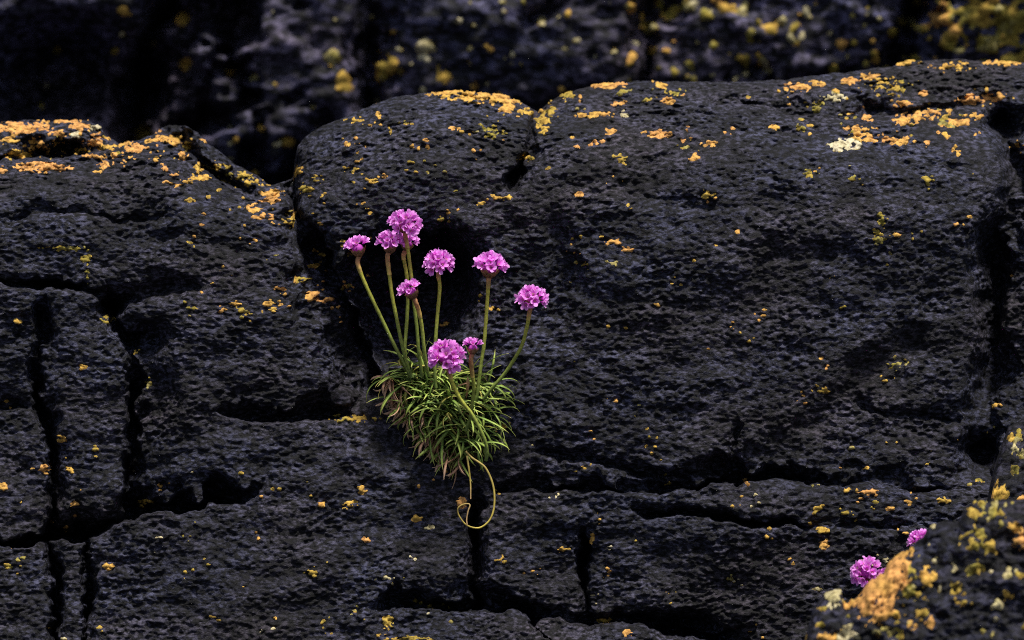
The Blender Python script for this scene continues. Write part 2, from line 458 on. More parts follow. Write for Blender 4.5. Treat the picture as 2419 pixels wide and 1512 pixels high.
def face_fields():
    xs = axis(-900, -30, 2450, 3300, 2.25)
    v = axis(0, 0, 1370, 4000, 2.25, grow=1.16, cap=60)
    ys0 = np.interp(xs, sil[:, 0], sil[:, 1]) + 3.5 * noise(xs / 23, xs * 0 + 3.3) + 1.6 * noise(xs / 8.5, xs * 0 + 7.7)
    X, V = np.meshgrid(xs, v)
    blend = smooth(1 - V / 900)
    Y = V + ys0[None] * blend + 170 * (1 - blend)
    D = Y - ys0[None]
    w = tps(cps)(X, Y) / 100.0
    w += np.clip(Y - 1700, 0, None) * PX * 0.35
    # rounded rim along the skyline
    q = np.clip(1 - D / 46, 0, 1)
    w -= 0.016 * (1 - np.sqrt(np.clip(1 - q * q, 0, 1)))
    # wandering joints
    wx = X + 16 * noise(X / 80, Y / 80) + 12 * noise(X / 32 + 5, Y / 32) + 4 * noise(X / 10 + 5, Y / 10)
    wy = Y + 12 * noise(X / 80 + 31, Y / 80) + 11 * noise(X / 32 + 77, Y / 32) + 3.5 * noise(X / 10 + 77, Y / 10)
    G = lambda *a, **k: groove(w, wx, wy, *a, **k)
    G(lobe_line, 0.034, 46, 9, (0, 0.1))
    G(knob_line, 0.032, 46, 9, (0.12, 0.25))
    G(crack_left_top, 0.026, 30, 13, (0, 0.0))
    G(crack_hole, 0.024, 44, 26, (0.0, 0.4))
    hollow(w, wx, wy, 255, 728, 46, 44, 0.030)
    hollow(w, wx, wy, 350, 795, 100, 62, 0.022)
    G(crack_mid_left, 0.032, 70, 18, (0.0, 0.06), 1.5)
    hollow(w, wx, wy, 360, 930, 70, 190, 0.014)
    G(crack_far_left, 0.036, 30, 24, (0.12, 0.0))
    G(crack_far_left_side, 0.022, 40, 10, (0, 0.1))
    G(ledge_left, 0.040, 58, 9, (0, 0.12))
    hollow(w, wx, wy, 190, 1250, 90, 40, 0.03)
    G(crack_l1, 0.026, 16, 16, (0, 0))
    G(crack_l2, 0.024, 14, 14, (0, 0))
    # lens shaped undercut
    G([(490, 968), (560, 984), (640, 989), (720, 985), (830, 982), (900, 985)], 0.026, 66, 9, (0.2, 0.3))
    G(crack_c, 0.03, 22, 22, (0.25, 0.0))
    hollow(w, wx, wy, 1120, 1330, 60, 120, 0.010)
    G(crack_d, 0.03, 24, 24, (0.2, 0.0))
    G(ledge_mid, 0.015, 40, 12, (0.15, 0.15))
    G(ledge_r1_top[:6], 0.030, 40, 8, (0.12, 0.4))
    G(ledge_r1_top[4:], 0.012, 60, 12, (0.3, 0.1))
    hollow(w, wx, wy, 1700, 1108, 92, 44, 0.034)
    hollow(w, wx, wy, 1540, 1116, 130, 20, 0.018)
    G(ledge_r1_bot[:6] + [(1980, 1246)], 0.026, 18, 9, (0.12, 0.35))
    G(ledge_r1_bot[5:], 0.006, 30, 14, (0.2, 0.2))
    G(ledge_bottom, 0.034, 46, 8, (0.1, 0.1))
    hollow(w, wx, wy, 1620, 1470, 95, 50, 0.045)
    hollow(w, wx, wy, 1120, 1400, 90, 40, 0.02)
    G(crack_right, 0.030, 70, 60, (0.05, 0.1))
    hollow(w, wx, wy, 2365, 280, 50, 50, 0.03)
    hollow(w, wx, wy, 2340, 640, 70, 170, 0.03)
    G(tier_right, 0.008, 40, 22, (0.3, 0.05))
    hollow(w, wx, wy, 2060, 258, 80, 34, 0.012)
    G(crease_dome, 0.034, 34, 22, (0.0, 0.3))
    G([(684, 400), (690, 470), (720, 560)], 0.028, 34, 26, (0, 0.4))
    # the crevice the thrift grows from
    G(crevice_left, 0.040, 10, 150, (0.25, 0.12))
    hollow(w, wx, wy, 1000, 655, 200, 165, 0.046, 15, .8)
    hollow(w, wx, wy, 1065, 610, 105, 95, 0.030)
    hollow(w, wx, wy, 930, 760, 100, 165, 0.030, -22)
    hollow(w, wx, wy, 1040, 990, 130, 160, 0.010, -20)
    tl = [(925, 930), (905, 880), (870, 795), (836, 718), (803, 640), (812, 596), (860, 574), (930, 558), (1000, 540), (1060, 530), (1122, 556)]
    rt = [(1122, 556), (1152, 640), (1140, 730), (1110, 800), (1125, 860), (1040, 900), (925, 930)]
    cm = (X > 740) & (X < 1240) & (Y > 480) & (Y < 990)
    ci = inside(wx[cm], wy[cm], tl + rt[1:])
    d1, _, _ = seg_dist(wx[cm], wy[cm], tl); d2, _, _ = seg_dist(wx[cm], wy[cm], rt)
    w[cm] -= np.where(ci, 0.036 * smooth(d1 / 15) * smooth(d2 / 80), 0)
    # broad weathering, small bays in the right-hand face
    G([(2250, 715), (2130, 815), (1990, 950), (1860, 1040), (1740, 1105)], 0.006, 120, 80, (0.3, 0.2))
    G([(1220, 1060), (1300, 1075), (1420, 1095), (1560, 1112)], 0.010, 40, 16, (0.3, 0.2))
    G([(1270, 480), (1330, 560), (1310, 680), (1240, 800)], 0.008, 70, 50, (0.3, 0.3))
    G([(1990, 930), (2060, 975), (2180, 990), (2300, 985)], 0.009, 40, 10, (0.3, 0.2))
    G([(1730, 960), (1742, 1050), (1755, 1120)], 0.007, 22, 22, (0.4, 0.0))
    G([(1740, 640), (1900, 600), (2080, 625)], 0.004, 60, 14, (0.3, 0.3))
    G([(1330, 470), (1480, 455), (1650, 500), (1800, 480)], 0.005, 60, 20, (0.3, 0.3))
    G([(260, 590), (420, 560), (560, 600), (700, 570)], 0.006, 40, 14, (0.3, 0.3))
    G([(0, 520), (160, 500), (330, 525), (470, 500)], 0.008, 34, 14, (0.1, 0.3))
    base = w.copy()
    p3 = (X * PX, base, Y * PX)
    x, y, z = [a.astype(np.float32) for a in p3]
    # relief: lumps, then flaky grain that runs level
    fade = np.clip(1 - np.maximum(np.abs(X - 1209) - 1260, 0) / 300, 0.25, 1)
    w += 0.0050 * noise(x / 0.055, y / 0.05, z / 0.04) + 0.0032 * noise(x / 0.026 + 9, y / 0.02, z / 0.018)
    rough = np.clip(0.75 + 0.9 * noise(x / 0.04 + 3, y / 0.03, z / 0.03), 0.6, 1.3) * (1 + 0.7 * smooth(1 - D / 220))
    w += 0.0022 * rough * noise(x / 0.016, y / 0.011, z / 0.0100)
    n0 = noise(x / 0.0085 + 2.5, y / 0.007, z / 0.0052)
    n1 = noise(x / 0.0050 + 1.5, y / 0.0042, z / 0.0030)
    n2 = noise(x / 0.0029 + 4.5, y / 0.0025, z / 0.0019)
    w += fade * rough * (0.0017 * n0 + 0.0018 * n1 + 0.0015 * n2)
    return X, Y, w, wx, wy, D

X, Y, W, WX, WY, D = face_fields()
cx = (WX[1:, 1:] + WX[:-1, :-1]) / 2; cy = (WY[1:, 1:] + WY[:-1, :-1]) / 2
polys = [
    [(-1000, -100), (276, -100), (276, 340)] + lobe_line[::-1][1:],
    [(360, -100), (660, -100), (660, 440), (600, 466)] + knob_line[::-1][1:],
    [(690, -100), (1272, -100)] + crease_dome + [(1120, 530), (1000, 525), (880, 510), (740, 500), (690, 470), (686, 400)],
    [(1560, -100), (3500, -100), (3500, 235), (2390, 243)] + tier_right[::-1][1:],
    lobe_line + [(360, 322)] + knob_line[1:] + [(660, 440), (690, 475), (760, 555), (800, 640), (520, 680)] + crack_hole[::-1][1:] + crack_left_top[::-1][1:],
    [(520, 680), (800, 640), (832, 710), (868, 790), (905, 880), (930, 960), (1000, 1080), (1080, 1130), (1118, 1142), (660, 1140)] + ledge_left[::-1][1:5] + [(300, 1225)] + crack_mid_left[::-1][1:] + crack_hole[1:],
    [(99, 671), (199, 678), (236, 712), (262, 745)] + crack_mid_left[1:] + [(251, 1246), (200, 1272), (117, 1275)] + crack_far_left[::-1][1:],
    crack_left_top[:3] + crack_far_left[:5] + crack_far_left_side[::-1],
    crack_far_left_side + crack_far_left[5:] + ledge_left[:3][::-1],
    ledge_left[:3] + crack_l1[1:] + [(135, 5000), (-1000, 5000)],
    ledge_left[2:4] + crack_l2 + [(215, 5000), (135, 5000)] + crack_l1[::-1],
    ledge_left[3:] + [(1118, 1142)] + crack_c[1:] + ledge_bottom[:4][::-1] + [(850, 5000), (215, 5000)] + crack_l2[::-1],
    ledge_bottom[:8] + [(1280, 5000), (850, 5000)],
    ledge_bottom[7:] + [(1800, 5000), (1280, 5000)],
    [(1118, 1142)] + ledge_mid[:4] + [(1378, 1240)] + crack_d[1:] + ledge_bottom[4:10][::-1] + crack_c[::-1],
    ledge_mid[3:] + [(1470, 1206), (1500, 1260), (1480, 1466), (1455, 1461), (1384, 1470)] + crack_d[::-1],
    ledge_r1_top + ledge_r1_bot[::-1],
    ledge_r1_bot + [(3500, 1250), (3500, 5000), (1800, 5000)] + ledge_bottom[::-1][:4] + [(1480, 1466), (1500, 1260)],
    [(2390, 243), (3500, 235), (3500, 1250), (2400, 1245), (2420, 1158)] + crack_right[::-1],
]
lab = np.full(cx.shape, len(polys), int)
for i in range(len(polys) - 1, -1, -1):
    lab[inside(cx, cy, polys[i])] = i

o_, y_, c_ = 0.0, 0.6, 1.0
face_lichen = [
    (47, 303, 44, 11, o_, .95), (144, 287, 50, 6, .1, .8), (137, 316, 28, 9, o_, .7), (194, 300, 22, 10, o_, .8), (223, 337, 16, 14, o_, .8), (230, 301, 22, 9, c_, .7), (180, 319, 9, 9, c_, .8),
    (40, 363, 28, 9, .35, .8), (198, 355, 18, 9, .45, .7), (252, 347, 28, 11, .3, .7), (90, 395, 34, 10, o_, 1.0), (140, 398, 22, 7, o_, .8), (5, 402, 14, 7, o_, .8), (100, 345, 60, 22, .2, .36), (20, 330, 40, 14, .2, .4),
    (220, 370, 18, 5, o_, .7), (248, 388, 16, 9, o_, .7), (265, 372, 40, 8, .1, .6), (317, 352, 24, 9, o_, .8), (388, 331, 38, 8, .2, .9), (414, 336, 18, 9, .2, .7), (435, 370, 14, 12, .1, .6),
    (468, 398, 14, 20, .35, .6), (482, 418, 18, 10, .3, .6), (511, 395, 28, 12, .5, .5), (561, 418, 44, 16, .55, .42), (493, 333, 14, 9, .1, .7), (440, 345, 14, 16, .4, .6), (600, 430, 30, 10, .4, .5),
    (396, 402, 10, 5, o_, .7), (417, 415, 9, 6, o_, .7), (399, 431, 12, 6, .2, .6), (446, 427, 14, 8, .2, .6), (425, 438, 16, 5, .2, .6), (644, 459, 20, 10, .2, .8), (640, 474, 18, 7, .1, .7), (601, 495, 16, 11, .2, .6),
    (622, 511, 20, 7, .1, .8), (450, 474, 8, 6, .4, .8), (720, 445, 16, 13, .5, .6), (748, 424, 12, 10, .55, .5), (702, 402, 10, 10, .4, .7), (820, 398, 9, 7, .4, .6), (690, 520, 30, 16, .35, .34),
    (173, 587, 48, 8, .6, .45), (205, 611, 8, 18, .6, .6), (209, 653, 5, 16, .6, .55), (741, 701, 13, 11, .1, .8), (770, 709, 20, 6, .1, .8), (665, 681, 11, 6, .1, .7), (558, 718, 10, 6, .2, .7), (640, 718, 18, 8, .2, .55), (701, 661, 22, 8, .5, .4),
    (1150, 229, 66, 12, .25, .9), (1050, 222, 34, 6, .2, .8), (1195, 243, 32, 14, .25, .7), (1200, 260, 18, 7, .2, .7), (1240, 266, 18, 9, .4, .6), (1165, 315, 26, 22, .6, .45), (1280, 288, 12, 28, .4, .65), (1075, 303, 10, 4, .1, .8), (840, 285, 22, 8, .5, .4),
    (1436, 203, 28, 6, .1, .9), (1342, 221, 16, 11, .5, .6), (1465, 219, 24, 9, .6, .5), (1300, 265, 12, 26, .5, .55), (1407, 273, 32, 6, .15, .75), (1462, 245, 13, 6, .1, .8), (1472, 273, 9, 8, .9, .7), (1441, 312, 12, 6, .1, .8),
    (1561, 318, 30, 8, .1, .7), (1672, 341, 15, 6, .1, .9), (1594, 219, 20, 8, .6, .5), (1883, 206, 24, 10, .1, .8), (1935, 198, 18, 6, .1, .8), (2007, 193, 16, 7, .1, .8), (2049, 180, 16, 7, .2, .8), (1966, 232, 20, 10, .9, .8), (1929, 253, 18, 18, .65, .42),
    (2127, 245, 20, 8, .1, .7), (2294, 237, 26, 10, o_, .95), (2335, 234, 17, 8, o_, .9), (2361, 227, 9, 7, .2, .7), (2189, 266, 24, 7, .1, .8), (2132, 289, 18, 11, .1, .7), (2034, 305, 30, 7, .1, .75), (2049, 325, 34, 11, .1, .65), (2122, 335, 24, 9, .1, .8),
    (2163, 279, 32, 10, .1, .6), (2299, 276, 17, 7, .1, .8), (2262, 289, 28, 11, .1, .5), (1992, 344, 24, 12, 1.0, .95), (2132, 148, 28, 6, .35, .8), (2366, 150, 30, 6, .2, .85), (2179, 221, 7, 6, .1, .9), (2250, 160, 40, 10, .3, .4), (2100, 205, 50, 20, .5, .36),
    (1467, 377, 15, 13, .6, .55), (1238, 375, 14, 7, .5, .6), (1639, 372, 9, 10, .1, .6), (1888, 299, 11, 15, .6, .5), (1181, 468, 28, 7, .35, .6), (1130, 480, 14, 6, .4, .5), (1670, 461, 14, 14, .6, .45), (2013, 424, 20, 9, .6, .45), (1914, 411, 16, 9, .6, .45), (2189, 430, 9, 18, .6, .5),
    (2083, 518, 10, 22, .6, .5), (2070, 560, 16, 16, .6, .42), (1446, 572, 13, 7, .1, .75), (1368, 460, 7, 5, .1, .9), (1742, 549, 6, 5, .2, .9), (1480, 590, 14, 6, .1, .6), (1555, 720, 8, 6, .3, .6), (2110, 860, 20, 14, .6, .42), (1940, 920, 16, 12, .45, .45),
    (850, 988, 44, 9, .5, .48), (1090, 1187, 8, 10, .15, .9), (1186, 1046, 6, 9, 1.0, .95), (917, 1469, 9, 16, .5, .8), (963, 1508, 36, 7, .5, .7), (1429, 1466, 18, 6, .5, .65), (1482, 1495, 8, 7, .1, .95), (864, 1275, 7, 6, .1, .95), (985, 1224, 9, 7, .3, .75), (855, 1156, 8, 8, .35, .75),  # one orange patch stands in for dead flower bits, one cream for a seed
    (1330, 1297, 11, 6, .3, .7), (1398, 1271, 5, 9, .3, .8), (1010, 1245, 16, 10, .9, .35), (2050, 1163, 16, 8, .1, .85), (1940, 1251, 11, 8, .45, .75), (1945, 1287, 9, 8, .1, .95), (1925, 1200, 7, 6, .4, .9), (2228, 1182, 11, 7, .4, .7), (2100, 1200, 7, 5, .2, .8),
    (105, 1108, 18, 9, .1, .7), (150, 1034, 9, 8, .3, .8), (198, 868, 7, 7, .35, .95), (40, 760, 9, 6, .3, .7), (320, 830, 9, 6, .5, .7), (175, 1190, 8, 7, .1, .8), (342, 1187, 13, 9, .5, .6), (8, 1150, 9, 8, .2, .9), (258, 1338, 8, 7, .2, .95), (762, 1190, 8, 6, .2, .8), (825, 1190, 14, 10, .4, .5), (740, 1350, 14, 12, .5, .42), (352, 905, 10, 12, .6, .5), (260, 755, 14, 10, .55, .5)]
r2 = np.random.default_rng(21)
def scatter(n, x0, x1, y0, y1, rmin, rmax, types):
    out = []
    for _ in range(n):
        x = r2.uniform(x0, x1); y = r2.uniform(y0, y1); r = rmin + (rmax - rmin) * r2.random() ** 2.5
        t = types[r2.integers(len(types))] + r2.uniform(-.06, .06)
        out.append((x, y, r * r2.uniform(.9, 1.8), r * r2.uniform(.7, 1.2), min(max(t, 0), 1), r2.uniform(.4, .8)))
        for _k in range(r2.integers(0, 4)):
            out.append((x + r2.normal(0, 16), y + r2.normal(0, 12), r2.uniform(2.5, 4.5), r2.uniform(2.2, 4), min(max(t, 0), 1), r2.uniform(.4, .8)))
    return out
face_lichen += scatter(34, -300, 2700, 420, 1550, 3, 7, [.15, .35, .6])
face_lichen += scatter(55, 1000, 2450, 380, 1150, 2.5, 6, [.15, .4, .6])
face_lichen += scatter(38, 0, 1100, 1100, 1512, 2.5, 6, [.2, .4, .6, .9])
face_lichen += scatter(40, 1150, 2300, 1150, 1512, 2.5, 6, [.2, .4, .6, .9])
face_lichen += scatter(40, 450, 900, 420, 760, 2.5, 6, [.15, .4, .6])
face_lichen += scatter(50, 1300, 2450, 200, 360, 3, 8, [.1, .3, .6])
face_lichen += scatter(30, 720, 1260, 240, 420, 2.5, 6, [.2, .5, .6])
face_lichen += scatter(30, 0, 480, 300, 420, 3, 7, [.05, .2, .6])
nzl = 0.75 * noise(X / 17, Y / 8) + 0.8 * noise(X / 7.5 + 7, Y / 4.2) - 0.10 * ((X < 660) & (Y < 440))
face_lichen = [(p[0], p[1], p[2] * 1.1, p[3] * .9, p[4], p[5]) for p in face_lichen]
LM, LK = lichen_field(X, Y, face_lichen, nzl)
rock_face = tag(link('rock_face', None), 'cracked dark basalt rock face that the pink flowers grow out of', 'rock', 'structure')
rock_blocks(rock_face, X, Y, W, lab, 'rock_block', M_ROCK, LM, LK, part_labels={
    0: 'low rear hump crusted with orange lichen', 1: 'small rounded knob with yellow lichen', 2: 'rounded dome of rock with an orange lichen cap',
    3: 'upper tier of rock with scattered orange lichen', len(polys): 'broad rough slab with a sloping lichen-spotted top'})
FX, FY, FW = X, Y, W
def face_w(px, py):
    j = int(np.clip(np.searchsorted(FX[0], px), 0, FX.shape[1] - 1))
    i = int(np.clip(np.searchsorted(FY[:, j], py), 0, FX.shape[0] - 1))
    return float(FW[i, j])

# ------------------------------------------------------------------ the cliff behind, out of focus
def cliff():
    xs = axis(-2600, -150, 2550, 5000, 7.5, grow=1.1, cap=60); ys = axis(-1400, -60, 560, 3500, 6.5, grow=1.1, cap=60)
    X, Y = np.meshgrid(xs, ys)
    w = -0.44 + PX * 0.20 * (350 - Y).clip(-150, 900) - PX * 0.6 * (-600 - Y).clip(0, None) + 0 * X
    w -= np.clip(Y - 700, 0, None) * 0 
    wx = X + 30 * noise(X / 140, Y / 140) + 12 * noise(X / 45 + 3, Y / 45); wy = Y + 30 * noise(X / 140 + 50, Y / 140)
    joints = [[(430, -1400), (400, -300), (385, 0), (360, 120), (310, 300), (300, 600), (290, 3500)],
              [(890, -1400), (880, -200), (868, 0), (880, 150), (860, 300), (800, 420), (690, 420), (640, 3500)],
              [(1620, -1400), (1560, 0), (1540, 120), (1500, 260), (1490, 3500)],
              [(2170, -1400), (2160, 0), (2140, 80), (2120, 160), (2110, 3500)]]
    groove(w, wx, wy, joints[0], 0.10, 330, 60, (0, 0))
    hollow(w, wx, wy, 150, 190, 330, 200, 0.14)
    groove(w, wx, wy, joints[1], 0.06, 60, 70, (0, 0))
    groove(w, wx, wy, joints[2], 0.04, 60, 60, (0, 0))
    groove(w, wx, wy, joints[3], 0.06, 70, 40, (0, 0))
    groove(w, wx, wy, [(350, 480), (640, 440), (900, 330), (1300, 290), (2418, 210)], 0.05, 90, 60, (0.05, 0))
    groove(w, wx, wy, [(1230, 60), (1310, 0), (1380, -80)], 0.03, 40, 30, (0.2, 0.2))
    w += np.where(X > 2140, 0.05, 0) * smooth((X - 2140) / 60)
    x = (X * PX).astype(np.float32); z = (Y * PX).astype(np.float32); y = w.astype(np.float32)
    w = w + 0.012 * noise(x / 0.09, y / 0.09, z / 0.08) + 0.006 * noise(x / 0.035, y / 0.03, z / 0.03) + 0.005 * noise(x / 0.016, y / 0.015, z / 0.013) + 0.0035 * noise(x / 0.009, y / 0.009, z / 0.0075)
    lab = np.zeros((X.shape[0] - 1, X.shape[1] - 1), int)
    cx = (wx[1:, 1:] + wx[:-1, :-1]) / 2; cy = (wy[1:, 1:] + wy[:-1, :-1]) / 2
    for k, j in enumerate(joints):
        j = np.array(j, float)
        lab += (cx > np.interp(cy, j[:, 1], j[:, 0])).astype(int)
    pt = []
    r = np.random.default_rng(5)
    def blobs(n, x0, x1, y0, y1, a, b, types):
        for _ in range(n):
            q = (a + (b - a) * r.random() ** 2) * .72
            pt.append((r.uniform(x0, x1), r.uniform(y0, y1), q, q * r.uniform(.7, 1.3), types[r.integers(len(types))], r.uniform(.4, .75)))
    blobs(12, -100, 360, -20, 260, 8, 14, [.9, .4, .6])
    blobs(40, 330, 900, -20, 430, 7, 14, [.9, .75, .95, .4])
    blobs(70, 880, 1560, -20, 260, 7, 15, [.9, .7, .8, .3])
    blobs(130, 1480, 2160, -20, 200, 8, 20, [.25, .6, .62, .8])
    blobs(130, 2150, 2600, -60, 160, 12, 26, [.2, .55, .62, .62])
    blobs(200, 2500, 4500, -800, 1200, 10, 26, [.2, .55, .62, .8])
    blobs(150, -2000, 4000, -1000, -60, 10, 26, [.2, .55, .62, .8])
    pt += [(432, 48, 12, 12, .4, .95), (296, 30, 14, 10, .3, .9), (440, 153, 12, 10, .4, .95), (545, 172, 8, 8, .4, .95), (786, 137, 18, 14, .75, .9), (815, 195, 18, 18, .4, .95), (900, 160, 14, 34, .45, .7), (925, 165, 14, 24, .45, .7), (1004, 118, 16, 22, .9, .8), (1050, 178, 20, 20, .45, .7), (685, 333, 16, 10, .4, .9), (340, 320, 24, 16, .5, .6), (1590, 30, 20, 16, .6, .8), (1720, 20, 16, 10, .4, .9), (1815, 70, 14, 14, .4, .9), (2218, 40, 18, 24, .1, .95), (2290, 30, 30, 26, .55, .85), (2390, 60, 34, 40, .6, .85), (2240, 90, 26, 22, .5, .7), (2330, 110, 30, 20, .6, .8)]
    nz = 0.6 * noise(X / 26, Y / 24) + 0.4 * noise(X / 13, Y / 12)
    LM, LK = lichen_field(X, Y, pt, nz)
    o = tag(link('cliff', None), 'dark lichen-flecked cliff rising behind the rock ledge', 'cliff', 'structure')
    rock_blocks(o, X, Y, w, lab, 'cliff_block', M_CLIFF, LM, LK, skirt=0.25, lichen_t=0.003, part_labels={4: 'cliff corner thick with yellow lichen'})
cliff()

# ------------------------------------------------------------------ boulders in front, lower right
def boulder(name, label, outline, cpf, patches, step, seed, wobble=3.0, curl=(60, 0.03)):
    outline = np.array(outline, float)
    x0, x1 = outline[0, 0], outline[-1, 0]
    xs = np.concatenate([np.arange(x0, min(x1, 2460), step), np.arange(2460, x1, 9)]) if x1 > 2460 else np.arange(x0, x1, step)
    v = axis(0, 0, 1700 - outline[:, 1].min(), 3000, step, grow=1.15, cap=50)
    top = np.interp(xs, outline[:, 0], outline[:, 1]) + wobble * 1.5 * noise(xs / 30 + seed, xs * 0 + 1.3) + wobble * .7 * noise(xs / 11, xs * 0 + seed)
    X, V = np.meshgrid(xs, v)
    bl = smooth(1 - V / 700)
    Y = V + top[None] * bl + 1250 * (1 - bl)
    Dd = Y - top[None]
    w = cpf(X, Y)
    q = np.clip(1 - Dd / curl[0], 0, 1)
    w = w - curl[1] * (1 - np.sqrt(np.clip(1 - q * q, 0, 1)))
    x = (X * PX).astype(np.float32) + seed; z = (Y * PX).astype(np.float32); y = w.astype(np.float32)
    w = w + 0.006 * noise(x / 0.04, y / 0.04, z / 0.035) + 0.004 * noise(x / 0.018, y / 0.018, z / 0.015) + 0.003 * noise(x / 0.008, y / 0.008, z / 0.006) + 0.0018 * noise(x / 0.004, y / 0.004, z / 0.003)
    patches = [(p[0], p[1], p[2], p[3], p[4], p[5] - (.14 if p[4] > .45 else 0)) for p in patches]
    nz = 0.7 * noise(X / 19 + seed, Y / 17) + 0.8 * noise(X / 8.5 + seed, Y / 7.5)
    LM, LK = lichen_field(X, Y, patches, nz)
    # one solid: front, plus a back shell closing it
    ny, nx = X.shape
    front = Parr(X, Y, w).reshape(-1, 3)
    idx = np.arange(ny * nx).reshape(ny, nx)
    q4 = np.stack([idx[1:, :-1], idx[1:, 1:], idx[:-1, 1:], idx[:-1, :-1]], -1).reshape(-1, 4)
    ring = np.concatenate([idx[0, :], idx[1:, -1], idx[-1, ::-1][1:], idx[::-1, 0][1:-1]])
    b1 = front[ring].copy(); b1[:, 1] += 0.03; b1[:, 2] -= 0.03
    n0 = len(front); m = len(ring); k = np.arange(m); k2 = (k + 1) % m
    walls = np.stack([ring[k], ring[k2], n0 + k2, n0 + k], -1)
    me = mesh_np(name, np.concatenate([front, b1]), np.concatenate([q4, walls]))
    o = tag(link(name, me, M_BOULDER), label, 'boulder')
    lf = LM.reshape(-1)
    f2 = q4[(lf[q4] > 0).sum(1) >= 2]
    v2, inv = np.unique(f2, return_inverse=True)
    up = np.array([0.1, -0.7, 0.7])
    me2 = mesh_np('lichen', front[v2] + up * (np.clip(lf[v2] * 2.5, -.5, 1)[:, None] * 0.0016 + 0.0002), inv.reshape(-1, 4))
    attr(me2, 'kind_of_lichen', LK.reshape(-1)[v2])
    lo = link('lichen', me2, M_LICHEN, o); lo['kind'] = 'stuff'
    return o

sD = lambda pts: [S(*p) for p in pts]
out1 = sD([(1955, 1660), (1963, 1563), (1985, 1483), (2012, 1448), (2050, 1440), (2062, 1480), (2080, 1465), (2098, 1450), (2118, 1424), (2156, 1394), (2168, 1372), (2205, 1345), (2220, 1333), (2251, 1311), (2263, 1286), (2297, 1274), (2337, 1271), (2352, 1247), (2372, 1226), (2432, 1219), (2500, 1216), (2700, 1200), (3100, 1260), (3300, 1400)])
def w1(X, Y):
    return 0.17 + 0.00007 * (Y - 1250) + 0.00004 * (X - 2100)
pat1 = []
def z5(x, y, rx, ry, t, f):    # patch placed from a close look at the lower right corner
    pat1.append(((1850 + x / 3.266) * .9672, (1100 + y / 3.266) * .9672, rx / 3.266 * .9672, ry / 3.266 * .9672, t, f))
for a in [(1140, 850, 70, 70, .12, .9), (1080, 930, 110, 80, .1, .95), (1010, 1030, 140, 90, .08, .95), (930, 1120, 150, 90, .08, .9), (860, 1190, 100, 70, .1, .7), (960, 1280, 130, 90, .1, .75), (740, 1230, 60, 40, .1, .8), (1020, 1180, 90, 90, .1, .6),
          (1200, 950, 90, 130, .64, .5), (1200, 1130, 110, 130, .66, .42), (1345, 1010, 50, 60, .32, 1.0), (600, 1160, 90, 70, .85, .85), (715, 1460, 70, 60, .85, .9), (350, 1480, 40, 50, .35, .95), (545, 1480, 50, 30, .15, .9), (520, 1265, 40, 20, .55, .7),
          (1730, 500, 60, 30, .5, .8), (1850, 480, 130, 100, .62, .55), (1800, 420, 90, 40, .62, .6), (1740, 680, 100, 110, .58, .6), (1840, 770, 50, 60, .5, .8), (1730, 920, 80, 90, .6, .6), (1600, 1130, 60, 70, .5, .65), (1640, 1190, 60, 30, .6, .5), (2100, 720, 60, 40, .1, .9), (2000, 960, 50, 50, .75, .6),
          (1280, 1140, 40, 40, .5, .7), (1310, 1300, 40, 40, .5, .7), (1370, 1370, 30, 40, .1, .8), (1110, 1310, 40, 30, .3, .8), (1000, 1440, 120, 60, .66, .45), (1130, 1450, 60, 60, .6, .5), (1400, 600, 30, 30, .8, .8), (1560, 590, 60, 30, .85, .45), (705, 1340, 24, 20, .75, .8), (370, 1390, 30, 30, .55, .8), (500, 1385, 40, 20, .5, .7), (2080, 990, 40, 20, .5, .8), (1900, 1350, 40, 40, .85, .5), (1850, 1450, 60, 30, .7, .45)]:
    z5(*a)
for _ in range(60):
    pat1.append((r2.uniform(1900, 2900), r2.uniform(1230, 1900), r2.uniform(4, 16), r2.uniform(4, 14), r2.choice([.2, .5, .62, .85]), r2.uniform(.4, .7)))
boulder('boulder', 'black boulder with a thick orange lichen crest beside a lone pink flower', out1, w1, pat1, 3.0, 11.0)

out2 = [(2296, 1290), (2325, 1200), (2345, 1100), (2362, 1050), (2380, 1005), (2418, 985), (2500, 960), (2800, 940), (3000, 1100)]
pat2 = [(2355, 1165, 16, 20, .5, .75), (2372, 1170, 12, 16, .5, .75), (2395, 1060, 24, 30, .75, .45), (2405, 1020, 14, 14, .6, .5), (2410, 1175, 12, 10, .1, .7), (2350, 1180, 10, 10, .6, .6), (2400, 1110, 12, 12, .6, .5), (2385, 1030, 6, 12, .45, .8), (2335, 1205, 8, 10, .6, .6)]
for _ in range(25):
    pat2.append((r2.uniform(2440, 2900), r2.uniform(1000, 1400), r2.uniform(4, 14), r2.uniform(4, 12), r2.choice([.2, .5, .62, .85]), r2.uniform(.4, .7)))
boulder('boulder', 'upright dark boulder dotted with yellow lichen behind the orange-crested one', out2, lambda X, Y: 0.035 + 0.0001 * (Y - 1000) + 0 * X, pat2, 3.0, 23.0, curl=(50, 0.025))

# ------------------------------------------------------------------ ground of the shore
xs = np.linspace(-60, 60, 61); ys = np.linspace(-60, 60, 61)
GX, GY = np.meshgrid(xs, ys)
gz = 0.05 * noise(GX / 2.1, GY / 2.1) - 0.05
idx = np.arange(61 * 61).reshape(61, 61)
gq = np.stack([idx[:-1, :-1], idx[:-1, 1:], idx[1:, 1:], idx[1:, :-1]], -1).reshape(-1, 4)
tag(link('ground', mesh_np('ground', np.stack([GX, GY, gz], -1).reshape(-1, 3), gq), M_CLIFF), 'dark shore rock underfoot around the outcrop', 'ground', 'structure')

